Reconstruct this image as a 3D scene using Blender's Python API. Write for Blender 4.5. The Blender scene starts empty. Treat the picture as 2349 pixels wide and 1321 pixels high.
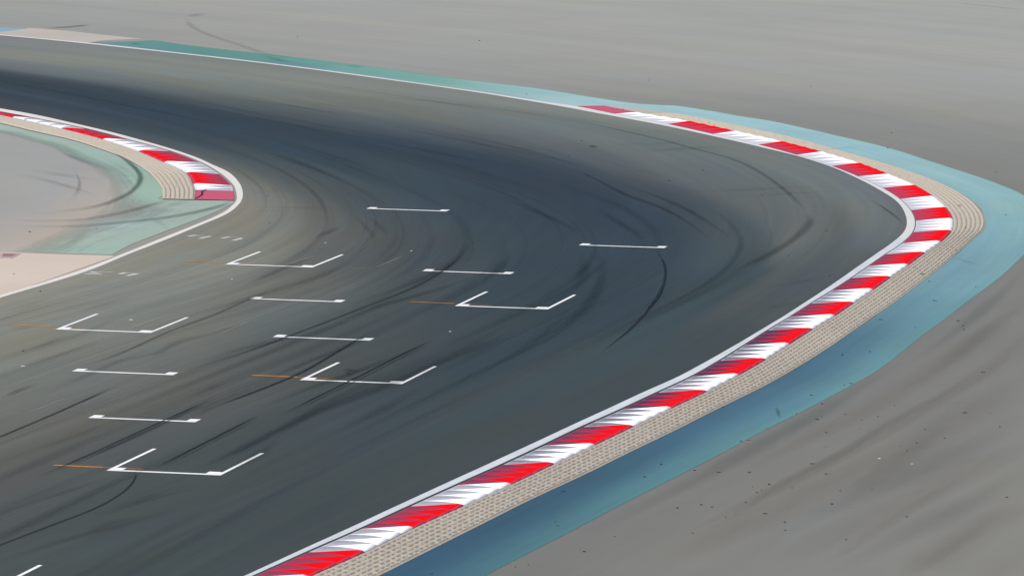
import bpy, bmesh, math, random
import numpy as np
random.seed(4); rng = np.random.default_rng(4)
scn = bpy.context.scene
R = math.radians

# ------------------------------------------------------------------ camera, sky, sun
CAM_H = 17.7177; PITCH = 6.16720; ROLL = 0.70045; FPX = 14473.7; PW, PH = 2349.0, 1321.0
cam_d = bpy.data.cameras.new('camera'); cam = bpy.data.objects.new('camera', cam_d)
scn.collection.objects.link(cam); scn.camera = cam
cam_d.sensor_width = 36.0; cam_d.lens = FPX / PW * 36.0
cam_d.clip_start = 1.0; cam_d.clip_end = 9000.0
cam.location = (0, 0, CAM_H)
from mathutils import Matrix
cam.rotation_euler = (Matrix.Rotation(R(90 - PITCH), 3, 'X') @ Matrix.Rotation(R(ROLL), 3, 'Z')).to_euler()

SUN_EL, SUN_AZ = 50.0, 232.0      # azimuth clockwise from +Y: high sun behind the camera
world = bpy.data.worlds.new('World'); scn.world = world; world.use_nodes = True
wn = world.node_tree.nodes; wn.clear()
wo = wn.new('ShaderNodeOutputWorld'); bg = wn.new('ShaderNodeBackground'); sk = wn.new('ShaderNodeTexSky')
sk.sky_type = 'NISHITA'; sk.sun_disc = False; sk.sun_elevation = R(SUN_EL); sk.sun_rotation = R(SUN_AZ)
sk.dust_density = 2.5; sk.air_density = 1.0
bg.inputs['Strength'].default_value = 0.10
world.node_tree.links.new(sk.outputs[0], bg.inputs[0]); world.node_tree.links.new(bg.outputs[0], wo.inputs[0])
sun_d = bpy.data.lights.new('sun', 'SUN'); sun_d.energy = 3.6; sun_d.angle = R(0.53); sun_d.color = (1.0, 0.97, 0.93)
sun = bpy.data.objects.new('sun', sun_d); scn.collection.objects.link(sun)
sun.rotation_euler = (R(90 - SUN_EL), 0, R(180 - SUN_AZ))
scn.view_settings.view_transform = 'Standard'; scn.view_settings.look = 'None'
scn.view_settings.exposure = 0.15; scn.view_settings.gamma = 1.0
scn.render.engine = 'CYCLES'
scn.cycles.transparent_max_bounces = 32; scn.cycles.max_bounces = 4

# ------------------------------------------------------------------ survey: a measured image point -> metres on the ground
def G(pts):
    p = np.atleast_2d(np.array(pts, float))[:, :2] - [PW / 2, PH / 2]
    a = R(ROLL); cr, sr = math.cos(a), math.sin(a)
    x = cr * p[:, 0] + sr * p[:, 1]; y = -sr * p[:, 0] + cr * p[:, 1]
    c, s = math.cos(R(PITCH)), math.sin(R(PITCH))
    dy = FPX * c - y * s; dz = -FPX * s - y * c
    t = -CAM_H / dz
    return np.stack([x * t, dy * t], 1)

def catmull(P, n=8, closed=False):
    P = np.asarray(P, float); out = []
    for i in range(len(P) - 1):
        p0 = P[i - 1] if i else 2 * P[0] - P[1]
        p1, p2 = P[i], P[i + 1]
        p3 = P[i + 2] if i + 2 < len(P) else 2 * P[-1] - P[-2]
        t0 = 0.0; t1 = t0 + math.sqrt(np.linalg.norm(p1 - p0) + 1e-9); t2 = t1 + math.sqrt(np.linalg.norm(p2 - p1) + 1e-9)
        t3 = t2 + math.sqrt(np.linalg.norm(p3 - p2) + 1e-9)
        for k in range(n):
            t = t1 + (t2 - t1) * k / n
            A1 = (t1 - t) / (t1 - t0) * p0 + (t - t0) / (t1 - t0) * p1
            A2 = (t2 - t) / (t2 - t1) * p1 + (t - t1) / (t2 - t1) * p2
            A3 = (t3 - t) / (t3 - t2) * p2 + (t - t2) / (t3 - t2) * p3
            B1 = (t2 - t) / (t2 - t0) * A1 + (t - t0) / (t2 - t0) * A2
            B2 = (t3 - t) / (t3 - t1) * A2 + (t - t1) / (t3 - t1) * A3
            out.append((t2 - t) / (t2 - t1) * B1 + (t - t1) / (t2 - t1) * B2)
    out.append(P[-1]); return np.array(out)

def arclen(P): return np.concatenate([[0], np.cumsum(np.linalg.norm(np.diff(P, axis=0), axis=1))])
def resample(P, n):
    L = arclen(P); t = np.linspace(0, L[-1], n)
    return np.stack([np.interp(t, L, P[:, k]) for k in range(P.shape[1])], 1)
def smooth(a, n, it=1):
    a = np.array(a, float)
    for _ in range(it):
        for _ in range(n):
            b = a.copy(); b[1:-1] = .25 * a[:-2] + .5 * a[1:-1] + .25 * a[2:]; a = b
    return a
def raycast(P, D, Q):
    """signed distance from each P along D to polyline Q (nan where it misses)"""
    out = np.full(len(P), np.nan); A = Q[:-1]; E = Q[1:] - Q[:-1]
    for i in range(len(P)):
        d = D[i]; den = d[0] * E[:, 1] - d[1] * E[:, 0]; w = A - P[i]
        with np.errstate(all='ignore'):
            t = (w[:, 0] * E[:, 1] - w[:, 1] * E[:, 0]) / den
            u = (w[:, 0] * d[1] - w[:, 1] * d[0]) / den
        ok = (u >= -1e-6) & (u <= 1 + 1e-6) & np.isfinite(t)
        if ok.any():
            tt = t[ok]; out[i] = tt[np.argmin(abs(tt))]
    return out
def fill(a, lo=None, hi=None):
    i = np.arange(len(a)); ok = np.isfinite(a)
    b = np.interp(i, i[ok], a[ok]); f = i[ok][0]; l = i[ok][-1]
    if lo is not None: b[:f] = lo
    if hi is not None: b[l + 1:] = hi
    return b

# ------------------------------------------------------------------ colours
KC = np.array([1.45, 1.45, 1.45])     # flat-ground light level: picture value of a white diffuse sheet lying flat
def lin(rgb):
    v = np.array(rgb, float) / 255
    return np.where(v <= .04045, v / 12.92, ((v + .055) / 1.055) ** 2.4)
def alb(rgb): return np.clip(lin(rgb) / KC, 0.002, .9)

def new_mat(name): 
    m = bpy.data.materials.new(name); m.use_nodes = True
    nt = m.node_tree; b = nt.nodes['Principled BSDF']; return m, nt, b
def mathn(nt, op, a, b=None, c=None):
    n = nt.nodes.new('ShaderNodeMath'); n.operation = op
    for k, v in enumerate((a, b, c)):
        if v is None: continue
        if isinstance(v, (int, float)): n.inputs[k].default_value = v
        else: nt.links.new(v, n.inputs[k])
    return n.outputs[0]
def mapping(nt, src, scale):
    mp = nt.nodes.new('ShaderNodeMapping'); mp.inputs['Scale'].default_value = scale
    nt.links.new(src, mp.inputs[0]); return mp.outputs[0]
def noise(nt, vec, scale, detail=3, rough=.55, dist=0.0):
    n = nt.nodes.new('ShaderNodeTexNoise'); n.inputs['Scale'].default_value = scale
    n.inputs['Detail'].default_value = detail; n.inputs['Roughness'].default_value = rough; n.inputs['Distortion'].default_value = dist
    nt.links.new(vec, n.inputs['Vector']); return n.outputs['Fac']
def geo_pos(nt): return nt.nodes.new('ShaderNodeTexCoord').outputs['Object']

def surface_mat(name, streak=.16, fine=.10, patch=.06, grain=.10, rough=.85, spec=.25, colour=None, tint=.02, alpha=False, uvs=(.035, .9), bump=.0):
    """worn painted/asphalt surface: colour from the sheet's own paint attribute, streaks that run along its length"""
    m, nt, b = new_mat(name); L = nt.links
    if colour is None:
        at = nt.nodes.new('ShaderNodeAttribute'); at.attribute_name = 'paint'; col = at.outputs['Color']
    else:
        rgb = nt.nodes.new('ShaderNodeRGB'); rgb.outputs[0].default_value = (*colour, 1); col = rgb.outputs[0]
    uv = nt.nodes.new('ShaderNodeUVMap'); uv.uv_map = 'UVMap'
    pos = geo_pos(nt)
    s1 = noise(nt, mapping(nt, uv.outputs[0], (uvs[0], uvs[1], 1)), 1.0, 5, .6, .3)
    s2 = noise(nt, mapping(nt, uv.outputs[0], (uvs[0] * 2.2, uvs[1] * 5, 1)), 1.0, 4, .6, .2)
    p1 = noise(nt, pos, .16, 4, .6)
    g1 = noise(nt, pos, 22.0, 3, .7)
    def cen(x, a): return mathn(nt, 'MULTIPLY', mathn(nt, 'SUBTRACT', x, .5), a * 2.6)
    f = mathn(nt, 'ADD', cen(s1, streak), cen(s2, fine))
    f = mathn(nt, 'ADD', f, cen(p1, patch)); f = mathn(nt, 'ADD', f, cen(g1, grain)); f = mathn(nt, 'ADD', f, 1.0)
    vm = nt.nodes.new('ShaderNodeVectorMath'); vm.operation = 'SCALE'; L.new(col, vm.inputs[0]); L.new(f, vm.inputs['Scale'])
    # faint warm/cool drift of the aggregate
    p2 = noise(nt, mapping(nt, uv.outputs[0], (uvs[0] * 3, uvs[1] * .6, 1)), 1.0, 4, .6)
    mx = nt.nodes.new('ShaderNodeMix'); mx.data_type = 'RGBA'; mx.blend_type = 'MULTIPLY'
    mx.inputs['Factor'].default_value = 1.0
    rp = nt.nodes.new('ShaderNodeValToRGB'); e = rp.color_ramp.elements
    e[0].position = .35; e[0].color = (1 + tint, 1, 1 - tint * 1.3, 1); e[1].position = .65; e[1].color = (1 - tint, 1, 1 + tint * 1.3, 1)
    L.new(p2, rp.inputs[0]); L.new(vm.outputs[0], mx.inputs['A']); L.new(rp.outputs[0], mx.inputs['B'])
    L.new(mx.outputs['Result'], b.inputs['Base Color'])
    b.inputs['Roughness'].default_value = rough; b.inputs['Specular IOR Level'].default_value = spec
    if bump:
        bp = nt.nodes.new('ShaderNodeBump'); bp.inputs['Strength'].default_value = bump; bp.inputs['Distance'].default_value = .01
        L.new(g1, bp.inputs['Height']); L.new(bp.outputs[0], b.inputs['Normal'])
    if alpha:
        at = nt.nodes.new('ShaderNodeAttribute'); at.attribute_name = 'cover'
        # cover: 0 = worn away, 1 = solid; wear is broken up by the streaks
        k = mathn(nt, 'ADD', at.outputs['Fac'], cen(s2, .16))
        k = mathn(nt, 'ADD', k, cen(p1, .25))
        mr = nt.nodes.new('ShaderNodeMapRange'); mr.inputs[1].default_value = .1; mr.inputs[2].default_value = .75
        mr.clamp = True; L.new(k, mr.inputs[0]); L.new(mr.outputs[0], b.inputs['Alpha'])
    return m

# ------------------------------------------------------------------ object helpers
def tag(o, label=None, cat=None, group=None, kind=None):
    if label: o['label'] = label
    if cat: o['category'] = cat
    if group: o['group'] = group
    if kind: o['kind'] = kind
    return o
def mesh_obj(name, verts, faces, mats, parent=None, uvs=None, paint=None, cover=None, face_mat=None, smooth_sh=False, corner=None):
    me = bpy.data.meshes.new(name); me.from_pydata([tuple(map(float, v)) for v in verts], [], [tuple(map(int, f)) for f in faces])
    for m in (mats if isinstance(mats, (list, tuple)) else [mats]): me.materials.append(m)
    if uvs is not None:
        lay = me.uv_layers.new(name='UVMap'); vi = np.empty(len(me.loops), int); me.loops.foreach_get('vertex_index', vi)
        lay.data.foreach_set('uv', np.asarray(uvs, float)[vi].ravel())
    if paint is not None:
        a = me.color_attributes.new('paint', 'FLOAT_COLOR', 'POINT'); c = np.ones((len(verts), 4)); c[:, :3] = paint
        a.data.foreach_set('color', c.ravel())
    if cover is not None:
        a = me.attributes.new('cover', 'FLOAT', 'POINT'); a.data.foreach_set('value', np.asarray(cover, float))
    if corner is not None:
        for nm, vals in corner.items():
            a = me.attributes.new(nm, 'FLOAT', 'CORNER'); a.data.foreach_set('value', np.asarray(vals, float))
    if face_mat is not None: me.polygons.foreach_set('material_index', np.asarray(face_mat, int))
    if smooth_sh: me.polygons.foreach_set('use_smooth', [True] * len(me.polygons))
    me.update()
    o = bpy.data.objects.new(name, me); scn.collection.objects.link(o)
    if parent: o.parent = parent
    return o
def empty(name, loc=(0, 0, 0), rz=0):
    o = bpy.data.objects.new(name, None); o.empty_display_size = .3; scn.collection.objects.link(o)
    o.location = loc; o.rotation_euler = (0, 0, rz); return o
def grid_faces(nu, nv, flip=False):
    i, j = np.meshgrid(np.arange(nu - 1), np.arange(nv - 1), indexing='ij'); a = (i * nv + j).ravel()
    f = np.stack([a, a + nv, a + nv + 1, a + 1], 1)
    return f[:, ::-1] if flip else f
def up_faces(V, F):
    """turn flat sheets so that their faces look up"""
    V = np.asarray(V, float); F = np.asarray(F)
    a = V[F[:, 1]] - V[F[:, 0]]; b = V[F[:, 2]] - V[F[:, 0]]
    nz = a[:, 0] * b[:, 1] - a[:, 1] * b[:, 0]
    return F[:, ::-1] if np.median(nz) < 0 else F
def sheet(name, XY, z, mat, uv=None, paint=None, cover=None, parent=None, smooth_sh=True):
    nu, nv = XY.shape[:2]; P = XY.reshape(-1, 2)
    V = np.column_stack([P, np.full(len(P), z) if np.isscalar(z) else np.asarray(z).ravel()])
    F = up_faces(V, grid_faces(nu, nv))
    return mesh_obj(name, V, F, mat, parent, None if uv is None else uv.reshape(-1, 2),
                    None if paint is None else paint.reshape(-1, 3), None if cover is None else cover.ravel(), smooth_sh=smooth_sh)
def metric_uv(XY):
    nu, nv = XY.shape[:2]
    mid = XY[:, nv // 2]; u = arclen(mid)
    v = np.zeros((nu, nv)); v[:, 1:] = np.cumsum(np.linalg.norm(np.diff(XY, axis=1), axis=2), axis=1)
    v = v / np.maximum(v[:, -1:], 1e-6) * np.median(v[:, -1])
    return np.stack([np.repeat(u[:, None], nv, 1), v], 2)
def paint_from(XY, samples, su, sv, coords=None, gain=(1, 1, 1)):
    """colours noted at places on the sheet, spread along its length; su/sv in fractions of the sheet"""
    nu, nv = XY.shape[:2]
    if coords is None:
        a = np.repeat(np.linspace(0, 1, nu)[:, None], nv, 1); b = np.repeat(np.linspace(0, 1, nv)[None], nu, 0)
    else: a, b = coords
    P = XY.reshape(-1, 2); A = a.ravel(); B = b.ravel(); W = np.zeros(len(P)); C = np.zeros((len(P), 3))
    g = G([(s[0], s[1]) for s in samples])
    for (x, y, h), q in zip(samples, g):
        k = np.argmin(((P - q) ** 2).sum(1))
        d = ((A - A[k]) / su) ** 2 + ((B - B[k]) / sv) ** 2
        w = np.exp(-d / 2) + 1e-3 / (1 + d); W += w
        C += w[:, None] * np.log(alb(h))
    return (np.exp(C / W[:, None]) / np.array(gain)).reshape(nu, nv, 3)

# ------------------------------------------------------------------ the outer edge of the bend: measured kerb joints (track side, far side)
OJ = [(705.5,1266.7),(829.5,1213),(939.2,1161.8),(1048.9,1112.4),(1152.6,1066.5),(1248,1022.3),(1336.3,979.9),(1429,938.8),(1507.3,901.2),(1588.4,864.3),(1650.4,828.2),(1707.3,792.2),(1759.8,758.2),(1810.9,727.8),(1858.6,697.2),(1907.5,667.2),(1952.8,638.3),(1992,610.6),(2030.4,583.8),(2069.8,558.8),(2096,533.2),(2100.8,507),(2090,483),(2066.2,457.4),(2025.6,431.9),(1968.4,405.2),(1908.8,381.5),(1827.7,356),(1741,332.6),(1633.9,308.3),(1532.5,285.6),(1407.3,262)]
OK = [(837.8,1268.3),(946.4,1213),(1065,1161.8),(1172.9,1113),(1270.7,1065.8),(1364.9,1022.8),(1452.8,980.2),(1540.7,937.8),(1621.8,899.9),(1695.7,861.7),(1756.5,826.4),(1810,791.3),(1863.6,756.8),(1915.8,725.9),(1957.6,696.8),(2002.9,666.2),(2042.2,637.8),(2083.5,609.8),(2120.5,581.8),(2159.2,556.6),(2184.4,532.4),(2187.3,504.4),(2173.5,479.3),(2144.9,453.8),(2105.5,428.8),(2043.5,403.3),(1980.3,378),(1892.1,351.8),(1803.5,328.1),(1693.5,304.2),(1589.8,281.1),(1467,261.5)]
OLINE = [(1321.5,245.2),(1215,229.6),(1111,213.2),(975,193.9),(838.5,174.8),(738,161.4),(637.8,148.6),(517.9,134.3),(408.8,122),(250.8,104.4),(120,91.6),(0,80.4)]
J = G(OJ); K = G(OK); NB = len(J) - 1            # NB whole blocks between NB+1 joints
lead = 18                                         # blocks carried on toward the viewer, out of the picture
dJ = J[0] - J[3]; dJ /= np.linalg.norm(dJ); side = (K[0] - J[0]) * .5 + (K[1] - J[1]) * .5
J = np.vstack([[J[0] + dJ * 3.27 * k for k in range(lead, 0, -1)], J]); K = np.vstack([[J[lead] + dJ * 3.27 * k + side for k in range(lead, 0, -1)], K])
J = .6 * J + .4 * smooth(J, 1); K = .6 * K + .4 * smooth(K, 1)
nk = lead + NB                                    # index of the last joint
tail = resample(catmull(np.vstack([J[-1], G(OLINE)]), 10), 40)[1:]
td = tail[-1] - tail[-6]; td /= np.linalg.norm(td)
tail = np.vstack([tail, [tail[-1] + td * 4.5 * (k + 1) for k in range(22)]])
tn = np.gradient(tail, axis=0); tn /= np.linalg.norm(tn, axis=1)[:, None]; tn = np.stack([tn[:, 1], -tn[:, 0]], 1)
if np.dot(tn[0], K[-1] - J[-1]) < 0: tn = -tn
kd = (K - J); kd /= np.linalg.norm(kd, axis=1)[:, None]
Dr = np.vstack([kd, tn]); Dr = smooth(Dr, 3); Dr /= np.linalg.norm(Dr, axis=1)[:, None]
Jall = np.vstack([J, tail])
SUB = 8
JS = catmull(Jall, SUB); DS = catmull(Dr, SUB); DS /= np.linalg.norm(DS, axis=1)[:, None]
KS = catmull(K, SUB); nkS = nk * SUB              # fine stations; kerb ends at station nkS
NS = len(JS)
wk = np.full(NS, 1.2); 
kdir = KS - JS[:nkS + 1]; wkk = np.linalg.norm(kdir, axis=1)
DK = DS.copy(); DK[:nkS + 1] = kdir / wkk[:, None]
wk[:nkS + 1] = wkk

A_px = [(563.5,1320.3),(1120,1064.4),(1279,991.5),(1400,934.9),(1474.6,901),(1560,862),(1640,818.7),(1711,778.5),(1753,753.2),(1812.8,716.6),(1859.8,686),(1888.6,667.3),(1966,613.6),(2032.8,567.1),(2057.7,547.7),(2073.3,534.9),(2080,519.4),(2076.9,495.6),(2066.2,471.7),(2044.7,452.6),(2018.5,438.3),(1994.6,424),(1961.3,407.3),(1904,382.3),(1834.9,359),(1780,347.7),(1738.8,337.3),(1631.5,312.3),(1514.6,287.4),(1378.7,262.3),(1300,247.5),(1111,215.6),(838.5,177),(637.8,150.6),(408.8,124),(120,93.4),(0,82.2)]
R_px = [(870,1321),(951,1280),(1081,1215),(1229,1140.9),(1353,1083.6),(1453,1033.6),(1560,982.3),(1629,946.8),(1757.7,883.6),(1872.2,816.5),(1960,757.2),(2079.2,674.1),(2159.2,612.3),(2200,578),(2233.1,549),(2255.7,528),(2261,507),(2247.4,478.9),(2223.6,457.4),(2173.5,428.8),(2113.9,404.9),(2042.3,381),(1970.8,360),(1899.2,339.4),(1827.7,319.5),(1780,308.3),(1705.4,292.5),(1610,273),(1514.6,256),(1443,245.8)]
U_px = [(1115,1321),(1314.8,1213.6),(1453,1143),(1500,1121.7),(1560,1088.4),(1702.4,1013.2),(1843.3,942.8),(1955.4,883),(2024,839.8),(2071,806),(2141,750.4),(2260,662),(2340,598),(2372,560),(2385,520),(2375,482),(2340,446.7),(2304.7,428.8),(2233.1,400.2),(2137.7,371.5),(2018.5,335.8),(1899.2,308.3),(1860,299),(1633.9,256),(1538.5,242),(1490.8,240),(1443,235.8),(1300,213),(1213.3,200.5),(1077,184.4),(838.5,152),(640,127.5),(580.5,121.3),(436,105),(332.5,91),(261.6,88)]
A_off = fill(raycast(JS, -DK, catmull(G(A_px), 8))); A_off = smooth(A_off, 30)
R_off = fill(raycast(JS, DK, catmull(G(R_px), 8))); R_off = smooth(R_off, 8)
U_off = fill(raycast(JS, DK, catmull(G(U_px), 8))); sta = np.arange(NS)
mixw = np.interp(sta, [(lead + 17) * SUB, (lead + 22) * SUB], [1, 0]); U_off = smooth(U_off, 6) * (1 - mixw) + smooth(U_off, 150) * mixw
A_off = np.clip(A_off, .1, .6)

# ------------------------------------------------------------------ the inner edge: joints of the inner kerb and the white line round it
IK = [(28.6,272),(141.7,297.6),(235.8,322),(317.5,349.4),(376.4,374.4),(428,399),(443.8,425.2),(448,438.2),(446.9,458.2)]
IJ = [(73.6,270.9),(196,296),(292,320.7),(390,347.6),(458,373.2),(504.2,400.2),(531.8,425.8),(537.2,438.8),(538.5,460)]
IT = [2 + 2, 4, 4, 4, 4, 4, 2, 0]
ILOW = [(531,470),(507,489),(457.9,510.8),(376.1,543.5),(294.4,576.2),(174.4,622.6),(0,677.1)]
iJ = G(IJ); iK = G(IK)
ilead = 8
do = tail[-1] - tail[-6]; do /= np.linalg.norm(do)
def bend(p, d0_, n, step, over=6):
    """carry an edge on out of the picture, turning to run parallel with the outer edge"""
    out_ = []; p = np.array(p, float)
    for k in range(n):
        f = min(1, (k + 1) / over); d = d0_ * (1 - f) + do * f; p = p + d / np.linalg.norm(d) * step; out_.append(p)
    return out_[::-1]
d0 = iJ[0] - iJ[1]; L0 = np.linalg.norm(d0); s0 = (iK[0] - iJ[0])
iJ = np.vstack([bend(iJ[0], d0 / L0, ilead, L0), iJ]); iK = np.vstack([[iJ[ilead - k] + s0 for k in range(ilead, 0, -1)], iK])
ink = len(iJ) - 1
ilow = resample(catmull(np.vstack([iJ[-1], G(ILOW)]), 10), 16)[1:]
td = ilow[-1] - ilow[-4]; td /= np.linalg.norm(td)
ilow = np.vstack([ilow, [ilow[-1] + td * 4 * (k + 1) for k in range(24)]])
tn = np.gradient(ilow, axis=0); tn /= np.linalg.norm(tn, axis=1)[:, None]; tn = np.stack([tn[:, 1], -tn[:, 0]], 1)
ikd = iK - iJ; ikd /= np.linalg.norm(ikd, axis=1)[:, None]
if np.dot(tn[0], ikd[-1]) < 0: tn = -tn
iD = np.vstack([ikd, tn]); iJall = np.vstack([iJ, ilow])
iJS = catmull(iJall, SUB); iDS = catmull(smooth(iD, 3), SUB); iDS /= np.linalg.norm(iDS, axis=1)[:, None]
iKS = catmull(iK, SUB); inkS = ink * SUB; iNS = len(iJS)
iDK = iDS.copy(); kdv = iKS - iJS[:inkS + 1]; iwk = np.linalg.norm(kdv, axis=1); iDK[:inkS + 1] = kdv / iwk[:, None]
I1_px = [(0,249.9),(76.3,263),(163.5,282.6),(272.6,308.5),(392.5,342.5),(463.3,367),(487.9,380),(517.9,391.5),(545,415.4),(557.4,445.4),(547.8,469.9),(517.9,493),(463.3,516.3),(381.6,550.3),(299.8,582.2),(190.8,626),(0,683.9)]
R2_px = [(0,282.6),(76.3,301.7),(163.5,320.7),(245.3,348),(299.8,370),(337,394),(354.3,410),(370.7,431.8),(373.4,445.4),(370.7,458)]
I1_off = np.clip(smooth(fill(raycast(iJS, -iDK, catmull(G(I1_px), 8))), 6), .12, 1.2)
R2_off = smooth(fill(raycast(iJS, iDK, catmull(G(R2_px), 8))), 6)

# ------------------------------------------------------------------ ground and run-off
m_ground = surface_mat('desert_sand', colour=tuple(alb((196, 181, 156))), streak=.1, fine=.05, patch=.2, grain=.12)
n = 41
gx = np.sinh(np.linspace(-1, 1, n) * 5) / math.sinh(5) * 3500
XY = np.stack(np.meshgrid(gx, gx + 200, indexing='ij'), 2)
tag(sheet('ground', XY, -.06, m_ground, metric_uv(XY)), kind='structure')

run_s = [(300,20,(161, 162, 160)),(1010,25,(165, 167, 165)),(1210,170,(155, 157, 155)),(2200,345,(144, 146, 144)),(2200,765,(115, 118, 116)),(1310,1295,(119, 119, 118)),(2300,1005,(138, 140, 138)),(1860,965,(107, 108, 108)),(2000,1098,(131, 133, 131)),(2200,60,(160, 164, 162)),(1995,868,(111, 112, 112)),(2120,800,(110, 112, 112)),(1740,1020,(113, 114, 113)),(1600,1096,(116, 116, 115)),(2280,690,(116, 119, 118)),(1990,905,(128, 127, 123)),(2060,960,(139, 136, 128)),(1900,1040,(135, 133, 127)),(1700,1150,(131, 130, 125)),(1500,1240,(127, 126, 123)),(2200,1000,(136, 138, 137)),(2100,1010,(133, 135, 133)),(2330,900,(139, 141, 140)),(2300,1250,(139, 140, 137)),(2100,1290,(140, 140, 136)),(1700,1290,(132, 132, 130)),(300,20,(156, 158, 157)),(60,40,(152, 154, 153)),(1000,20,(164, 166, 165)),(1000,100,(165, 167, 166)),(600,80,(155, 157, 156)),(1500,60,(163, 165, 164)),(2200,60,(167, 169, 168)),(2000,200,(161, 163, 162)),(1500,180,(157, 159, 158)),(1200,170,(157, 159, 158)),(2200,340,(141, 143, 142)),(2300,420,(137, 139, 138)),(1700,260,(143, 145, 144)),(1450,225,(148, 150, 149)),
 (2320,640,(129, 131, 130)),(2200,760,(124, 126, 125)),(2000,880,(115, 117, 116)),(2100,920,(128, 130, 129)),(1900,880,(123, 125, 124)),(1850,960,(114, 116, 115)),(1700,1040,(121, 123, 122)),(1500,1160,(120, 122, 121)),(1300,1290,(119, 121, 120)),(1200,1300,(119, 121, 120)),(1560,1240,(127, 129, 128)),(2000,1100,(131, 133, 132)),(2200,1200,(132, 134, 133)),(1800,1250,(130, 132, 131)),(2300,1000,(133, 135, 134)),(2340,800,(130, 132, 131))]
off = np.concatenate([np.linspace(0, 14, 22), 14 + np.cumsum(1.0 * 1.12 ** np.arange(38))]); off = off[off < 330]
stp = np.arange(0, NS, 2)
far_dir = smooth(DS, 2500); far_dir /= np.linalg.norm(far_dir, axis=1)[:, None]     # even fan for the distant part, so the sheet never folds
XY = JS[stp][:, None] + DS[stp][:, None] * (np.minimum(off, 9)[None, :, None] - .02) + far_dir[stp][:, None] * np.maximum(off - 9, 0)[None, :, None]
uv = np.stack([np.repeat(arclen(JS)[stp][:, None], len(off), 1), np.repeat(off[None], len(stp), 0)], 2)
cb = np.repeat(np.log1p(off)[None] / 4, len(stp), 0); ca = np.repeat(np.linspace(0, 1, len(stp))[:, None], len(off), 1)
m_run = surface_mat('runoff_asphalt', streak=.09, fine=.05, patch=.05, grain=.10, tint=.02, uvs=(.022, .32), spec=.15)
tag(sheet('runoff', XY, 0.0, m_run, uv, paint_from(XY, run_s, .09, .10, (ca, cb), (.94, .96, 1.03))), kind='structure')

# infield asphalt inside the bend
inf_s = [(67,434,(166, 166, 165)),(20,640,(201, 188, 176)),(10,350,(163, 164, 164)),(100,390,(163, 164, 163)),(150,450,(165, 164, 163)),(60,480,(164, 163, 162)),(10,420,(163, 164, 164)),(10,450,(164, 163, 163)),(50,330,(163, 164, 164)),(50,450,(165, 164, 163)),(150,420,(166, 165, 164)),(200,400,(166, 165, 164)),(30,500,(166, 163, 160)),(50,530,(173, 167, 162)),(120,520,(181, 170, 163)),(200,475,(186, 176, 169)),(230,455,(183, 175, 167)),(150,500,(184, 173, 164)),(50,560,(187, 174, 164)),(60,590,(201, 187, 176)),(100,560,(189, 176, 166)),(480,492,(155, 153, 148)),(350,550,(156, 154, 148))]
gx = np.concatenate([np.linspace(-160, -76, 25), np.linspace(-75, 0, 120)]); gy = np.linspace(45, 290, 245)
XY = np.stack(np.meshgrid(gx, gy, indexing='ij'), 2)
ca = (XY[..., 0] + 75) / 75; cb = (XY[..., 1] - 45) / 190
m_inf = surface_mat('infield_asphalt', streak=.03, fine=.03, patch=.05, grain=.06, uvs=(.2, .05), spec=.15)
tag(sheet('infield', XY, -.012, m_inf, XY.copy(), paint_from(XY, inf_s, .012, .03, (ca, cb), (.98, .98, 1.03))), kind='structure')

# ------------------------------------------------------------------ the track: lofted between flow lines of the racing traffic
inner_edge = iJS - iDK * (I1_off * .4)[:, None]
outer_edge = JS + DS * .03
di = do; dm = G(IJ[:2]); dm = dm[0] - dm[1]; dm /= np.linalg.norm(dm)
def ext(px, apex, fr=.5):
    P = catmull(G(px), 10)
    a = G([apex])[0]; ia = int(np.argmin(((P - a) ** 2).sum(1)))
    ps = P[0]; d = dm * (1 - fr) + do * fr; d /= np.linalg.norm(d)
    n1 = max(2, int((ps[0] + 95) / 4)); pre = np.array(bend(ps, d, n1, 4, 7))
    pe = P[-1]; e = np.array([-.232, -.973]); n2 = int((pe[1] - 52) / 3)
    post = np.array([pe + e * 3 * k for k in range(1, n2)])
    return np.vstack([pre, P, post]), ia + len(pre)
n1 = int((inner_edge[0][0] + 95) / 4)
inn = np.vstack([bend(inner_edge[0], di, n1, 4, 1), inner_edge]); out = outer_edge[::-1]
ia_i = int(np.argmin(((inn - G([(557, 447)])[0]) ** 2).sum(1))); ia_o = int(np.argmin(((out - G([(2097, 520)])[0]) ** 2).sum(1)))
FL = [(inn, ia_i)]
FL.append(ext([(0,225),(200,262),(400,315),(560,365),(660,420),(705,480),(690,540),(620,590),(480,640),(250,700),(0,765)], (705, 490), .13))
FL.append(ext([(0,195),(300,255),(600,325),(850,410),(1000,480),(1060,550),(1030,610),(900,690),(640,800),(300,930),(0,1050)], (1062, 560), .32))
FL.append(ext([(0,165),(300,210),(640,275),(1000,340),(1300,400),(1500,455),(1620,520),(1640,580),(1560,660),(1300,790),(1000,930),(600,1130),(250,1321)], (1642, 565), .6))
FL.append(ext([(0,120),(400,165),(900,235),(1400,315),(1650,375),(1850,450),(1900,520),(1850,590),(1650,700),(1300,870),(900,1060),(420,1321)], (1902, 525), .8))
FL.append((out, ia_o))
NSEG = 170
rows = []
for P, ia in FL:
    rows.append(np.vstack([resample(P[:ia + 1], NSEG + 1), resample(P[ia:], NSEG + 1)[1:]]))
rows = np.array(rows)                                        # (6, 2*NSEG+1, 2)
tk = np.array([0, .13, .32, .6, .8, 1.0]); tt = np.linspace(0, 1, 91)
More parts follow.
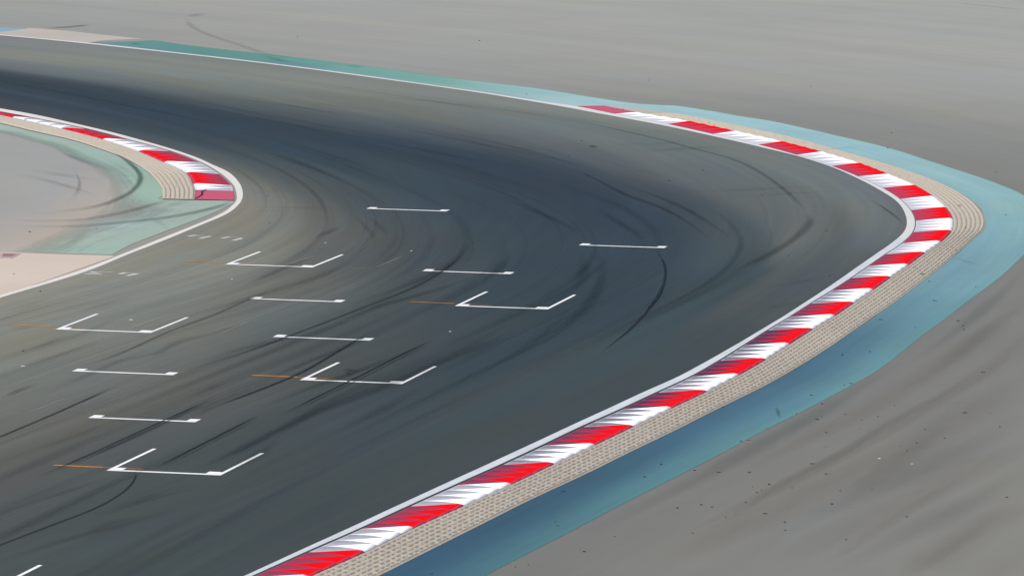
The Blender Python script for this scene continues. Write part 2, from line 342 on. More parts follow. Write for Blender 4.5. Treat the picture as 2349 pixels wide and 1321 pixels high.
# monotone cubic-ish blend across the flow lines
XY = np.zeros((rows.shape[1], len(tt), 2))
for j, t in enumerate(tt):
    k = min(np.searchsorted(tk, t, 'right') - 1, 4); f = (t - tk[k]) / (tk[k + 1] - tk[k])
    XY[:, j] = rows[k] * (1 - f) + rows[k + 1] * f
for _ in range(3):
    Z = XY.copy(); Z[:, 1:-1] = .25 * XY[:, :-2] + .5 * XY[:, 1:-1] + .25 * XY[:, 2:]
    Z[1:-1, 1:-1] = .25 * Z[:-2, 1:-1] + .5 * Z[1:-1, 1:-1] + .25 * Z[2:, 1:-1]; XY = Z
TRK = XY
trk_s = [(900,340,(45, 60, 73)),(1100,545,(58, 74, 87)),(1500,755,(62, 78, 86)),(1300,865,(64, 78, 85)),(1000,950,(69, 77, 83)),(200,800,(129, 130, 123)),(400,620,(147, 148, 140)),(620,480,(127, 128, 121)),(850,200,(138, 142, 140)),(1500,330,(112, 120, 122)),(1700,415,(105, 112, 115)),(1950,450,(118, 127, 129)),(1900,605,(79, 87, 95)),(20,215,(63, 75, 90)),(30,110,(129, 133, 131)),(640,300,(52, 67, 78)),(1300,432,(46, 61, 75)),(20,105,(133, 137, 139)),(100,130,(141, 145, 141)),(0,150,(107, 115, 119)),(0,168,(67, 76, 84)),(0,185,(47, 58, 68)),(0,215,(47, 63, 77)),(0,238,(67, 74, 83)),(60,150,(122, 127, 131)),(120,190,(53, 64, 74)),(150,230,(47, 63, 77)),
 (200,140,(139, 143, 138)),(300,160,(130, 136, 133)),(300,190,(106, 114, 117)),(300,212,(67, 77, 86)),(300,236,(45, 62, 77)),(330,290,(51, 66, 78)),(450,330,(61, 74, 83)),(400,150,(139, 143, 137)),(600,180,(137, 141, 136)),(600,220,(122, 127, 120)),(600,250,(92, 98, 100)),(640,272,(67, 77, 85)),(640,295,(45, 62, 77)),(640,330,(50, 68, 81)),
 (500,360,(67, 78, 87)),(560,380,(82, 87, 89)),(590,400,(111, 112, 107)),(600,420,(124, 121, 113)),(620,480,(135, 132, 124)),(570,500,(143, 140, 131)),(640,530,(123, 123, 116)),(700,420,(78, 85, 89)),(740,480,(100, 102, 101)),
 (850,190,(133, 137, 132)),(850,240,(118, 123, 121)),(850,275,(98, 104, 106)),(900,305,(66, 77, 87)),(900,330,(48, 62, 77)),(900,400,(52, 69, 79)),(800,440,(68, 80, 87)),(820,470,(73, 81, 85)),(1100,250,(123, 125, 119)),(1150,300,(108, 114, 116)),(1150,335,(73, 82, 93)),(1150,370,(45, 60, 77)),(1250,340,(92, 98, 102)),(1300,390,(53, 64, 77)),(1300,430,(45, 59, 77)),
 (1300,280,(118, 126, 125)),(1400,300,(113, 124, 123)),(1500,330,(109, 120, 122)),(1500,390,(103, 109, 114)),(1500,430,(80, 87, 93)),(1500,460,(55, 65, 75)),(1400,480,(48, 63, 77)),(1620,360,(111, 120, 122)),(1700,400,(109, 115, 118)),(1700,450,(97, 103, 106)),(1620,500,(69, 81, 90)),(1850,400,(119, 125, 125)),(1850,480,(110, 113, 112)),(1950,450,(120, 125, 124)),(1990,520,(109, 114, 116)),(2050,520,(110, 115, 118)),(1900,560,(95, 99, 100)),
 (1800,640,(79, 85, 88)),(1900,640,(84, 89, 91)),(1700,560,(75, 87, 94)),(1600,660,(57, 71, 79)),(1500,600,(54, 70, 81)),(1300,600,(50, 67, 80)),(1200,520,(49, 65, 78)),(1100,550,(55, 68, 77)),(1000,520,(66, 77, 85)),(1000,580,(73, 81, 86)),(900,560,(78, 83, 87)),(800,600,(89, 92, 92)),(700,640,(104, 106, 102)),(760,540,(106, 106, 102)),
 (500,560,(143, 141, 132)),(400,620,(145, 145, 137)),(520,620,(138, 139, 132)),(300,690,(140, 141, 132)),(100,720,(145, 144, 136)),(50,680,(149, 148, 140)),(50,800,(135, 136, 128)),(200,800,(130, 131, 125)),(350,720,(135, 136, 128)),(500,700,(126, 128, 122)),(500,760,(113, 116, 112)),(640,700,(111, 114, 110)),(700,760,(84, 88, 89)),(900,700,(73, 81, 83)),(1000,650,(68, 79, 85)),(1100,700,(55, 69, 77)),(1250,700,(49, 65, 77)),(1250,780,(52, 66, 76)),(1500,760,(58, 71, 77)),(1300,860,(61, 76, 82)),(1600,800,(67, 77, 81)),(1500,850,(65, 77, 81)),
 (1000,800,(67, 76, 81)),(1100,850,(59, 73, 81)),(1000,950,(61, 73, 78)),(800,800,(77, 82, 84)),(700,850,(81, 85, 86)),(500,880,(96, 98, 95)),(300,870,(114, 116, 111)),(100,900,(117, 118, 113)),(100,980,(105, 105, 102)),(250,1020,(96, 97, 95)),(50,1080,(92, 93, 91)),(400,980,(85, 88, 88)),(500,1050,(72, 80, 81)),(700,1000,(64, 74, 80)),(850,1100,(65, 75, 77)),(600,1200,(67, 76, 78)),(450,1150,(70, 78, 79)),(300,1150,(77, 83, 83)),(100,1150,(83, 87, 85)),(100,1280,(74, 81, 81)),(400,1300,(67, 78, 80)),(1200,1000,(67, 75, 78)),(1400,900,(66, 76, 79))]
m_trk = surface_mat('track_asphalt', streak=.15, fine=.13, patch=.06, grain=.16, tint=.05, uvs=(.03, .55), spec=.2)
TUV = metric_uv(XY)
tag(sheet('track', XY, .008, m_trk, TUV, paint_from(XY, trk_s, .024, .028, None, (1.10, 1.08, 1.16))), kind='structure')  # bluish cast of the dark rubbered band is sky reflection put into its colour

# ------------------------------------------------------------------ painted run-off strip outside the bend: blue, turning green, then bare concrete
blue_s = [(1000,1300,(57, 89, 111)),(1100,1300,(75, 109, 126)),(1200,1200,(58, 90, 111)),(1300,1180,(75, 110, 125)),(1350,1180,(92, 132, 138)),(1300,1130,(55, 86, 107)),(1450,1060,(59, 92, 112)),(1440,1120,(86, 125, 133)),(1600,985,(68, 100, 121)),(1600,1040,(96, 134, 144)),(1700,960,(89, 123, 140)),(1750,900,(72, 102, 123)),(1800,920,(92, 128, 143)),(1800,955,(105, 146, 151)),(1880,850,(79, 111, 130)),(1950,870,(107, 145, 154)),(1950,800,(81, 113, 132)),(2050,770,(105, 142, 154)),(2060,800,(109, 146, 153)),(2100,700,(106, 140, 153)),(2150,700,(115, 151, 160)),(2200,610,(125, 157, 167)),(2250,620,(130, 162, 170)),(2300,540,(137, 169, 176)),(2320,480,(147, 178, 180)),(2250,460,(147, 176, 182)),(2150,400,(153, 185, 188)),(2000,350,(157, 187, 193)),(1950,345,(160, 187, 192)),(1850,310,(162, 192, 198)),(1700,280,(162, 192, 199)),(1550,255,(166, 194, 198)),(1480,245,(165, 194, 199)),(1400,235,(171, 196, 200)),(1300,228,(175, 193, 198)),(1300,215,(165, 192, 196)),(1200,210,(165, 184, 188)),(1180,200,(158, 180, 184)),(1130,200,(146, 169, 171)),(1130,210,(160, 176, 182)),(1000,185,(127, 161, 156)),(1000,195,(140, 166, 167)),(850,162,(124, 161, 156)),(850,172,(130, 158, 162)),(740,145,(114, 151, 147)),(640,134,(102, 148, 142)),(640,144,(113, 141, 148)),(520,122,(102, 139, 139)),(450,112,(101, 139, 136)),(300,98,(102, 142, 137)),(300,104,(108, 138, 143)),(230,98,(116, 143, 153))]
st_end = int(np.argmin(((JS - G([(205, 99)])[0]) ** 2).sum(1)))
nj = np.array([0, .004, .01, .02] + list(np.linspace(.05, .95, 19)) + [.98, 1.0])
idx = np.arange(0, st_end)
rag = np.array([math.sin(i * 1.7) * .4 + math.sin(i * .61 + 2) * .6 for i in range(NS)])
inn_o = np.where(sta <= nkS - 6, R_off - .03 + .02 * rag, .0); 
inn_o = smooth(inn_o, 1); inn_o[sta > nkS + 8] = -.005
U2 = U_off.copy(); e0 = G([(262, 91)])[0]
k0 = int(np.argmin(((JS - G([(300, 109)])[0]) ** 2).sum(1)))
XY = np.zeros((len(idx), len(nj), 2))
for a, i in enumerate(idx):
    o0, o1 = inn_o[i], U2[i]
    if i > k0: o1 = o1 * (1 - .0 * (i - k0))
    XY[a] = JS[i] + DS[i] * (o0 + (o1 - o0) * nj)[:, None]
m_blue = surface_mat('painted_runoff', streak=.10, fine=.08, patch=.10, grain=.05, tint=.03, uvs=(.05, .8), alpha=True, spec=.2)
cov = np.ones(XY.shape[:2]); cov[:, -1] = .55; cov[:, -2] = .95
ft = np.interp(idx, [nkS, nkS + 40, st_end - 60, st_end], [1, .9, .95, 1]); cov *= ft[:, None]
far = idx > nkS + 20
cov[far, -1] = .15; cov[far, -2] = .4; cov[far, -3] = .7; cov[far, -4] = .9
pa = paint_from(XY, blue_s, .02, .16, None, (1.06, .94, .95))
gm = np.clip((idx - nkS - 40) / 40, 0, 1)[:, None, None]; pa = pa * (1 + gm * (np.array([.93, 1.05, .97]) - 1))
# strip of greener old paint along the outer rim
pa[:, -3:] = pa[:, -3:] * np.array([.97, 1.05, .96])
blue = sheet('painted_strip', XY, .004, m_blue, metric_uv(XY), pa, cov)
tag(blue, kind='structure')

def flat_poly(name, px, z, mat, sub=1, kind='structure'):
    P = G(px); V = [(x, y, z) for x, y in P]; bm = bmesh.new(); vs = [bm.verts.new(v) for v in V]; f = bm.faces.new(vs)
    if f.normal.z < 0: f.normal_flip()
    f.normal_update()
    if f.normal.z < 0: f.normal_flip()
    bmesh.ops.triangulate(bm, faces=bm.faces[:])
    me = bpy.data.meshes.new(name); uvl = bm.loops.layers.uv.new('UVMap')
    for f in bm.faces:
        for l in f.loops: l[uvl].uv = (l.vert.co.x, l.vert.co.y)
    bm.to_mesh(me); bm.free(); me.materials.append(mat)
    o = bpy.data.objects.new(name, me); scn.collection.objects.link(o)
    if kind: o['kind'] = kind
    return o
m_conc = surface_mat('bare_concrete', colour=tuple(alb((196, 187, 177))), streak=.03, fine=.04, patch=.06, grain=.05, uvs=(.1, .1), tint=.02)
m_conc2 = surface_mat('dusty_concrete', colour=tuple(alb((218, 202, 186))), streak=.03, fine=.03, patch=.09, grain=.04, uvs=(.1, .1), tint=.02)
m_blue2 = surface_mat('old_blue_paint', colour=tuple(alb((136, 174, 189))), streak=.05, fine=.05, patch=.1, grain=.05, uvs=(.1, .3))
flat_poly('concrete_apron', [(-40,76),(0,73.8),(30,71),(58,67),(66,65.2),(80,66),(150,71),(250,82),(328,90.2),(300,91.2),(260,92.5),(225,95),(201,99.6),(120,92.2),(0,81),(-60,76)], .005, m_conc)
flat_poly('blue_paint', [(-90,58),(-30,62),(58,66),(50,69),(30,71.5),(0,74),(-60,76.5),(-100,77)], .0045, m_blue2)

# green paint inside the bend, rubbed thin towards the infield
m_green = surface_mat('green_runoff_paint', streak=.07, fine=.06, patch=.12, grain=.05, tint=.03, uvs=(.06, .6), alpha=True, spec=.2)
go = [(-150,250),(0,284),(76,303),(163,322),(245,349),(300,371),(337,394),(355,412),(371,433),(374,447),(371,459),(450,459.5),(531,461),(516,475),(470,496),(380,530),(300,561),(256,584)]
gi = [(-150,290),(0,309),(60,323),(122,344),(170,370),(204,392),(230,407),(238,420),(243,435),(243,452),(225,470),(195,488),(160,505),(130,520),(100,534),(70,548),(40,562),(10,577)]
go = resample(catmull(G(go), 1), 2)[:0] if False else catmull(G(go), 6); gi = catmull(G(gi), 6)
nv = 22; f = np.linspace(0, 1, nv)
XY = go[:, None] * (1 - f)[None, :, None] + gi[:, None] * f[None, :, None]
grn_s = [(60,305,(166, 185, 176)),(330,480,(160, 180, 172)),(250,510,(163, 184, 176)),(300,520,(163, 184, 177)),(180,560,(163, 185, 174)),(20,295,(163, 189, 177)),(100,320,(157, 187, 173)),(200,350,(152, 184, 170)),(280,385,(147, 179, 168)),(340,420,(151, 184, 166)),(350,450,(152, 187, 168)),(260,420,(166, 184, 174)),(250,445,(173, 185, 175)),(420,475,(160, 179, 170)),(480,480,(160, 182, 169)),(500,478,(156, 185, 171)),(380,500,(159, 183, 176)),(300,500,(163, 186, 179)),(300,540,(159, 184, 176)),(200,540,(162, 185, 174)),(200,575,(157, 187, 171)),(100,570,(166, 188, 174)),(140,545,(169, 187, 176)),(240,580,(156, 187, 170))]
cov = np.ones(XY.shape[:2]) * np.interp(f, [0, .35, .7, 1], [.9, .8, .5, .02])[None]
tag(sheet('green_paint', XY, -.004, m_green, metric_uv(XY), paint_from(XY, grn_s, .08, .2, None, (.90, .97, .98)), cov), kind='structure')
flat_poly('concrete_apron', [(10,578),(130,583),(256,585.5),(262,588),(0,680),(-300,770),(-500,600),(-200,575)], -.006, m_conc2)

# ------------------------------------------------------------------ white edge lines
def line_mat(name, rgb, rub=.25, uvs=(.6, 4)):
    m, nt, b = new_mat(name); L = nt.links
    uv = nt.nodes.new('ShaderNodeUVMap'); uv.uv_map = 'UVMap'
    n1 = noise(nt, mapping(nt, uv.outputs[0], (uvs[0], uvs[1], 1)), 1.0, 5, .65, .4)
    n2 = noise(nt, geo_pos(nt), 9.0, 4, .7)
    rp = nt.nodes.new('ShaderNodeValToRGB'); e = rp.color_ramp.elements
    c = alb(rgb); e[0].position = .30; e[0].color = (*(c * (1 - rub)), 1); e[1].position = .6; e[1].color = (*c, 1)
    mx = mathn(nt, 'ADD', mathn(nt, 'MULTIPLY', n1, .7), mathn(nt, 'MULTIPLY', n2, .3)); L.new(mx, rp.inputs[0])
    L.new(rp.outputs[0], b.inputs['Base Color']); b.inputs['Roughness'].default_value = .6; b.inputs['Specular IOR Level'].default_value = .3
    return m
m_line_o = line_mat('outer_line_paint', (229, 234, 238), .2)
m_line_f = line_mat('far_line_paint', (236, 234, 230), .1)
m_line_i = line_mat('inner_line_paint', (244, 239, 231), .1)
def band(name, P, D, o0, o1, z, mat, kind='structure', parent=None, nv=3, i0=0, i1=None):
    i1 = len(P) if i1 is None else i1; ff = np.linspace(0, 1, nv)
    XY = P[i0:i1, None] + D[i0:i1, None] * ((o0[i0:i1, None] * (1 - ff) + o1[i0:i1, None] * ff)[..., None])
    uv = np.stack([np.repeat(arclen(P[i0:i1])[:, None], nv, 1), (o0[i0:i1, None] * (1 - ff) + o1[i0:i1, None] * ff)], 2)
    o = sheet(name, XY, z, mat, uv, parent=parent)
    if kind: o['kind'] = kind
    return o
Boff = np.interp(sta, [0, (lead + 1) * SUB, (lead + 6) * SUB, (lead + 12) * SUB, (lead + 18) * SUB, nkS, nkS + 16, NS], [-.05, -.05, -.075, -.02, -.012, -.01, .02, .02])
JS2 = JS
ap = int(np.argmin(((JS - G([(2080, 545)])[0]) ** 2).sum(1)))       # painted seam near the apex
band('edge_line', JS, DK, -A_off, Boff, .013, m_line_o, i0=0, i1=ap + 1)
band('edge_line', JS, DK, -A_off, Boff, .013, m_line_f, i0=ap, i1=NS)
band('edge_line', iJS, iDK, -I1_off, np.full(iNS, -.05), .013, m_line_i)

# ------------------------------------------------------------------ kerbs
def kerb_mat(name, clean, paled, rubber):  # second colour paints grazing sky sheen onto the flat faces
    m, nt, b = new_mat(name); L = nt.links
    fa = nt.nodes.new('ShaderNodeAttribute'); fa.attribute_name = 'sheen_or_taper'
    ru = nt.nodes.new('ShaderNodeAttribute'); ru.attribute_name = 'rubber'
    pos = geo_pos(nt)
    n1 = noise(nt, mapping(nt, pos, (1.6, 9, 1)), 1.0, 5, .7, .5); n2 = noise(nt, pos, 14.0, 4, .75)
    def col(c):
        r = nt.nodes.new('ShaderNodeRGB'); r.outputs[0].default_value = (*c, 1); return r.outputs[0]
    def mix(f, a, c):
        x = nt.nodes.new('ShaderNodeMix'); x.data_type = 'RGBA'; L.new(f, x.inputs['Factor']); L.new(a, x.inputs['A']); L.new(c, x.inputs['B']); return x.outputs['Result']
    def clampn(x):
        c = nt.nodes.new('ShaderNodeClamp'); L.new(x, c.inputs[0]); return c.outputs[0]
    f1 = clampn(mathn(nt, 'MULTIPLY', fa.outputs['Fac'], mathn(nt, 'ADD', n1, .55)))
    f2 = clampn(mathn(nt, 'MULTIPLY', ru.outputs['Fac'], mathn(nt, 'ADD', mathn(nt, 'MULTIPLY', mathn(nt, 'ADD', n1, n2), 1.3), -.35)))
    c = mix(f1, col(clean), col(paled)); c = mix(f2, c, col(rubber))
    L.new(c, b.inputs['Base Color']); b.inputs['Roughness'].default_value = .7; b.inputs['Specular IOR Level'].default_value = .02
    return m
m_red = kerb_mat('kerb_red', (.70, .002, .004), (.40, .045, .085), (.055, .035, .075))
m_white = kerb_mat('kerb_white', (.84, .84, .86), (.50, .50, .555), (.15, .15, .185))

def at(arr, u):
    i = np.clip(u, 0, len(arr) - 1); k = int(min(math.floor(i), len(arr) - 2)); f = i - k
    return arr[k] * (1 - f) + arr[k + 1] * f
WC = np.array([0, .06, .2, .38, .56, .74, .9, .97, 1.0])
def kerb_block(name, parent, JJ, KK, s0, s1, teeth, mat, rub, H=.042, base=.010, rise=.014, flip=False, gap=.025, chip=False):
    """one painted block: 'teeth' wedges that grow toward the far side of the kerb, each face turned to oncoming cars"""
    V = []; F = []; sheen_or_taper = []; rb = []
    def P(s, w):
        a = at(JJ, s); b = at(KK, s); L = np.linalg.norm(b - a); g = gap / L
        return a + (b - a) * (g + (1 - g) * w)
    def baseh(w): return base + rise * w
    def hh(w): return H * min(1, max(0, (w - .03) / .8)) * (1 if w < .95 else (1 - (w - .95) / .05 * .9))
    n = max(teeth, 1)
    for t in range(n):
        a = s0 + (s1 - s0) * t / n; b = s0 + (s1 - s0) * (t + 1) / n
        r0 = len(V)
        for w in WC:
            if teeth: L = .06 + .76 * min(1, w / .95) ** 2.1; h = hh(w)
            else: L = .5; h = 0.0
            jit = random.uniform(-.03, .03) * (1 if teeth else 0)
            m_ = a + (b - a) * (1 - L + jit if L < .9 else 1 - L); z = baseh(w)
            if flip:        # teeth rise against the station order
                seq = [(b, z), (b - (m_ - a), z), (a + (b - a) * .012, z + h), (a, z)]
            else:
                seq = [(a, z), (m_, z), (b - (b - a) * .012, z + h), (b, z)]
            for s, zz in seq:
                p = P(s, w); V.append((p[0], p[1], zz))
        for i in range(len(WC) - 1):
            q = r0 + i * 4
            for k in range(3):
                F.append((q + k, q + 4 + k, q + 5 + k, q + 1 + k))
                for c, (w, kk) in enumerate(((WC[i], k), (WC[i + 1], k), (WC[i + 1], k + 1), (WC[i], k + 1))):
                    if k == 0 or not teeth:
                        fd = 1.0; r_ = rub * (.30 + 1.0 * (1 - w) ** .8) * (.55 if kk == 0 else 1.15)  # flats get the painted sky sheen in full, tyre rubber over it
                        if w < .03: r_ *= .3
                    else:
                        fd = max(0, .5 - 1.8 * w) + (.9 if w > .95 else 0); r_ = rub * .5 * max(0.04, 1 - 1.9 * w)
                    sheen_or_taper.append(fd); rb.append(r_)
        # outer side wall
        q = r0 + (len(WC) - 1) * 4; v0 = len(V)
        for k in range(4): V.append((V[q + k][0], V[q + k][1], -.01))
        for k in range(3):
            F.append((q + k, v0 + k, v0 + k + 1, q + k + 1)); sheen_or_taper += [1, 1, 1, 1]; rb += [.1] * 4
        v0 = len(V)
        for k in range(4): V.append((V[r0 + k][0], V[r0 + k][1], -.01))
        for k in range(3):
            F.append((r0 + k, r0 + k + 1, v0 + k + 1, v0 + k)); sheen_or_taper += [1, 1, 1, 1]; rb += [.2] * 4
    V = np.array(V); 
    f0 = F[0]; nz = np.cross(V[f0[1]] - V[f0[0]], V[f0[2]] - V[f0[0]])[2]
    if nz < 0:
        F = [f[::-1] for f in F]
        sheen_or_taper = [x for i in range(0, len(sheen_or_taper), 4) for x in sheen_or_taper[i:i + 4][::-1]]; rb = [x for i in range(0, len(rb), 4) for x in rb[i:i + 4][::-1]]
    return mesh_obj(name, V, F, mat, parent, corner={'sheen_or_taper': sheen_or_taper, 'rubber': rb})

outer = empty('kerb', (*JS[nkS // 2], 0))
tag(outer, 'long red and white sawtooth kerb sweeping round the outside of the bend', 'kerb', 'red and white kerbs')
Minv = Matrix.Translation((-JS[nkS // 2][0], -JS[nkS // 2][1], 0))
JSK = JS[:nkS + 1]
blocks = []
for b in range(nk):
    s0, s1 = b * SUB, (b + 1) * SUB
    if JS[s1][1] < 88: continue
    red = ((b - lead) % 2 == 1)
    q = (b - lead)
    rub = rng.uniform(.85, 1.3) * np.interp(q, [-6, 2, 9, 14, 18, 22, 40], [.35, .5, 1.0, .75, .35, .12, .05])
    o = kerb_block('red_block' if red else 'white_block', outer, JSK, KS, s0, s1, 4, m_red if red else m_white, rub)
    blocks.append(o)
# flat tapered pink end of the outer kerb
def prism(name, px, z0, z1, mat, parent=None):
    P = G(px); n = len(P); V = [(x, y, z1) for x, y in P] + [(x, y, z0) for x, y in P]
    ar = sum(P[i][0] * P[(i + 1) % n][1] - P[(i + 1) % n][0] * P[i][1] for i in range(n))
    F = [tuple(range(n)) if ar > 0 else tuple(range(n))[::-1]]
    for i in range(n):
        k = (i + 1) % n; F.append((i, i + n, k + n, k) if ar > 0 else (k, k + n, i + n, i))
    me = bpy.data.meshes.new(name); me.from_pydata(V, [], F); me.materials.append(mat)
    for nm, v in (('sheen_or_taper', 1.0), ('rubber', .05)):
        a = me.attributes.new(nm, 'FLOAT', 'CORNER'); a.data.foreach_set('value', [v] * len(me.loops))
    o = bpy.data.objects.new(name, me); scn.collection.objects.link(o)
    if parent: o.parent = parent
    return o
m_pink = kerb_mat('kerb_sheen_red', (.50, .075, .12), (.44, .085, .14), (.1, .06, .09))  # red paint with the sky sheen of flat faces mixed into its colour
pk = prism('end_block', [(1325,245.2),(1386,244.4),(1467.5,260.5),(1408.5,261)], 0, .028, m_pink, outer)
tag(pk, 'flat tapered pink end of the outer kerb'); blocks.append(pk)
inner_k = empty('kerb', (*iJS[inkS - 10], 0))
tag(inner_k, 'short red and white sawtooth kerb on the inside of the bend ending in a flat pink slab', 'kerb', 'red and white kerbs')
iblocks = []
for b in range(ink):
    s0, s1 = b * SUB, (b + 1) * SUB
    q = b - ilead
    # from the left edge of the photo: white, red, white, red, white, red, white (short), pink slab
    if q < 0: red = (q % 2 == 1); t = 4
    else: red = q in (1, 3, 5); t = [4, 4, 4, 4, 4, 4, 2, 0][q]
    if iJS[s1][0] < -52: continue
    if q == 7:
        o = kerb_block('end_slab', inner_k, iJS[:inkS + 1], iKS, s0, s1, 0, m_pink, .04, flip=True, base=.006, rise=.01); tag(o, 'flat pink end slab with a dark crack')
    else:
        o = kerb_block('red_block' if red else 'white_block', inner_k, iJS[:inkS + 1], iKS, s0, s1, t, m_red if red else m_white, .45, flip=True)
    iblocks.append(o)
for e, bl in ((outer, blocks), (inner_k, iblocks)):
    for o in bl: o.data.transform(Matrix.Translation(-e.location))

# ------------------------------------------------------------------ ribbed concrete behind the kerbs
m_rib = surface_mat('ribbed_concrete', colour=tuple(alb((192, 182, 166)) * 1.02), streak=.04, fine=.06, patch=.08, grain=.14, uvs=(1.2, 3), tint=.03, bump=.3)
def ribs(name, P, D, o0, o1, i0, i1, nrib, label, taper=None, step=.07, H=.036, pitch=.37):
    Pd = P[i0:i1]; L = arclen(Pd); n = int(L[-1] / step); t = np.linspace(0, L[-1], n)
    ip = lambda a: np.interp(t, L, a[i0:i1])
    px, py, dx, dy = ip(P[:, 0]), ip(P[:, 1]), ip(D[:, 0]), ip(D[:, 1]); a0, a1 = ip(o0), ip(o1)
    prof = [(0, 0.0), (.20, .15), (.36, .95), (.56, 1.0), (.80, .80)]
    cols = []
    for r in range(nrib):
        for f, h in prof: cols.append(((r + f) / nrib, h, r))
    cols[-1] = (1 - .3 / nrib, .45, nrib - 1); cols.append((1.0, 0.0, nrib))
    nc = len(cols); XYZ = np.zeros((n, nc, 3)); UV = np.zeros((n, nc, 2))
    for c, (w, h, r) in enumerate(cols):
        o = a0 + (a1 - a0) * w
        ph = (t / pitch + (r % 2) * .5 + .15 * np.sin(t * 3.1 + r * 2)) % 1
        cut = np.clip(np.minimum(ph, 1 - ph) * 7, 0, 1)          # cross grooves, staggered like bricks
        chipn = 1 - .5 * (np.sin(t * 17.3 + r * 5) * np.sin(t * 7.9 + r * 3) > .8)
        bridge = .6 * np.clip(1.5 - np.abs(ph - .5) * 7.5, 0, 1)
        endt = np.clip(np.minimum(t, L[-1] - t) / .5, 0, 1)
        z = .010 + H * endt * (np.maximum(h, bridge * (1 if 0 < w < 1 else 0)) if h < .5 else h * (.84 + .16 * cut)) * chipn
        XYZ[:, c, 0] = px + dx * o; XYZ[:, c, 1] = py + dy * o; XYZ[:, c, 2] = z
        UV[:, c, 0] = t; UV[:, c, 1] = o
    c0 = XYZ[n // 2, nc // 2].copy(); c0[2] = 0; V = XYZ.reshape(-1, 3) - c0
    F = up_faces(V, grid_faces(n, nc))
    o = mesh_obj(name, V, F, m_rib, uvs=UV.reshape(-1, 2)); o.location = c0
    return tag(o, label, 'concrete strip', 'ribbed concrete strips behind the kerbs')
i0 = int(np.argmax(JS[:, 1] > 88))
rin = wk + .01
ro = R_off.copy(); e = np.interp(sta, [nkS - 4, nkS + 6], [1, 0])
ro = np.maximum(rin + .02, ro)
band('concrete_base', JS, DK, wk - .1, ro + .0, .006, m_conc, i0=i0, i1=nkS + 2)
flat_poly('concrete_base', [(1387,244.9),(1443,246),(1514,255.8),(1545,262),(1560,271),(1510,268.5),(1467.5,260.7)], .0065, m_conc)
ribs('ribbed_strip', JS, DK, rin, ro, i0, nkS + 2, 7, 'long beige ribbed concrete strip between the outer kerb and the blue paint')
ribs('ribbed_strip', iJS, iDK, np.concatenate([iwk, np.full(iNS - inkS - 1, iwk[-1])]) + .01, R2_off, SUB * 2, inkS + 1, 7,
     'short beige ribbed concrete strip between the inner kerb and the green paint')

# ------------------------------------------------------------------ ribbons laid on the ground (tyre rubber, chalk, seams)
def rubber_mat(name, colour, strength, soft=1.5):
    m, nt, b = new_mat(name); L = nt.links
    uv = nt.nodes.new('ShaderNodeUVMap'); uv.uv_map = 'UVMap'; sp = nt.nodes.new('ShaderNodeSeparateXYZ'); L.new(uv.outputs[0], sp.inputs[0])
    at_ = nt.nodes.new('ShaderNodeAttribute'); at_.attribute_name = 'cover'
    e = mathn(nt, 'POWER', mathn(nt, 'SUBTRACT', 1.0, mathn(nt, 'POWER', mathn(nt, 'ABSOLUTE', sp.outputs['Y']), 2.0)), soft)
    nz = noise(nt, mapping(nt, uv.outputs[0], (.5, 2.5, 1)), 1.0, 4, .65)
    k = mathn(nt, 'MULTIPLY', mathn(nt, 'MULTIPLY', e, at_.outputs['Fac']), mathn(nt, 'ADD', mathn(nt, 'MULTIPLY', nz, 1.3), .35))
    k = mathn(nt, 'MULTIPLY', k, strength); c = nt.nodes.new('ShaderNodeClamp'); L.new(k, c.inputs[0]); L.new(c.outputs[0], b.inputs['Alpha'])
    b.inputs['Base Color'].default_value = (*colour, 1); b.inputs['Roughness'].default_value = .8; b.inputs['Specular IOR Level'].default_value = .2
    return m
m_rub = rubber_mat('tyre_rubber', tuple(alb((29, 38, 46))), 1.0)
m_pale = rubber_mat('ghost_paint', tuple(alb((168, 170, 165))), 1.0)
m_chalk = rubber_mat('chalk', tuple(alb((255, 255, 255))), .7, .7)
m_tan = rubber_mat('pale_scrub', tuple(alb((154, 145, 132))), 1.0)
def ribbon_geo(px, w, s, z, sheen_or_taper=.18, world=False, offset=0.0):
    P = np.array(px, float) if world else G(px)
    if len(P) > 2: P = catmull(P, 6)
    P = resample(P, max(6, min(60, int(arclen(P)[-1] / .6))))
    T = np.gradient(P, axis=0); T /= np.linalg.norm(T, axis=1)[:, None] + 1e-9; N = np.stack([-T[:, 1], T[:, 0]], 1)
    P = P + N * offset
    L = arclen(P); n = len(P); V = []; U = []; C = []
    f = np.clip(np.minimum(L, L[-1] - L) / max(sheen_or_taper * L[-1], 1e-6), 0, 1) if sheen_or_taper else np.ones(n)
    ws = w * (.35 + .65 * f) if sheen_or_taper else np.full(n, w)
    for k in range(n):
        for v in (-1, 0, 1):
            q = P[k] + N[k] * ws[k] * .5 * v; V.append((q[0], q[1], z)); U.append((L[k], v)); C.append(s * f[k])
    return V, grid_faces(n, 3), U, C
def ribbons(name, items, z, mat, parent=None, own_origin=False):
    V = []; F = []; U = []; C = []
    for i, it in enumerate(items):
        v, f, u, c = ribbon_geo(it[0], it[1], it[2], z + .0001 * i, *it[3:])
        F += [tuple(x + len(V)) for x in f]; V += v; U += u; C += c
    V = np.array(V); Fa = np.array(F)
    a = V[Fa[:, 1]] - V[Fa[:, 0]]; b_ = V[Fa[:, 2]] - V[Fa[:, 0]]; nz = a[:, 0] * b_[:, 1] - a[:, 1] * b_[:, 0]
    Fa = np.where((nz < 0)[:, None], Fa[:, ::-1], Fa)
    c0 = V.mean(0) if own_origin else np.zeros(3); c0[2] = 0
    o = mesh_obj(name, V - c0, Fa, mat, parent, uvs=np.array(U), cover=C); o.location = c0
    return o

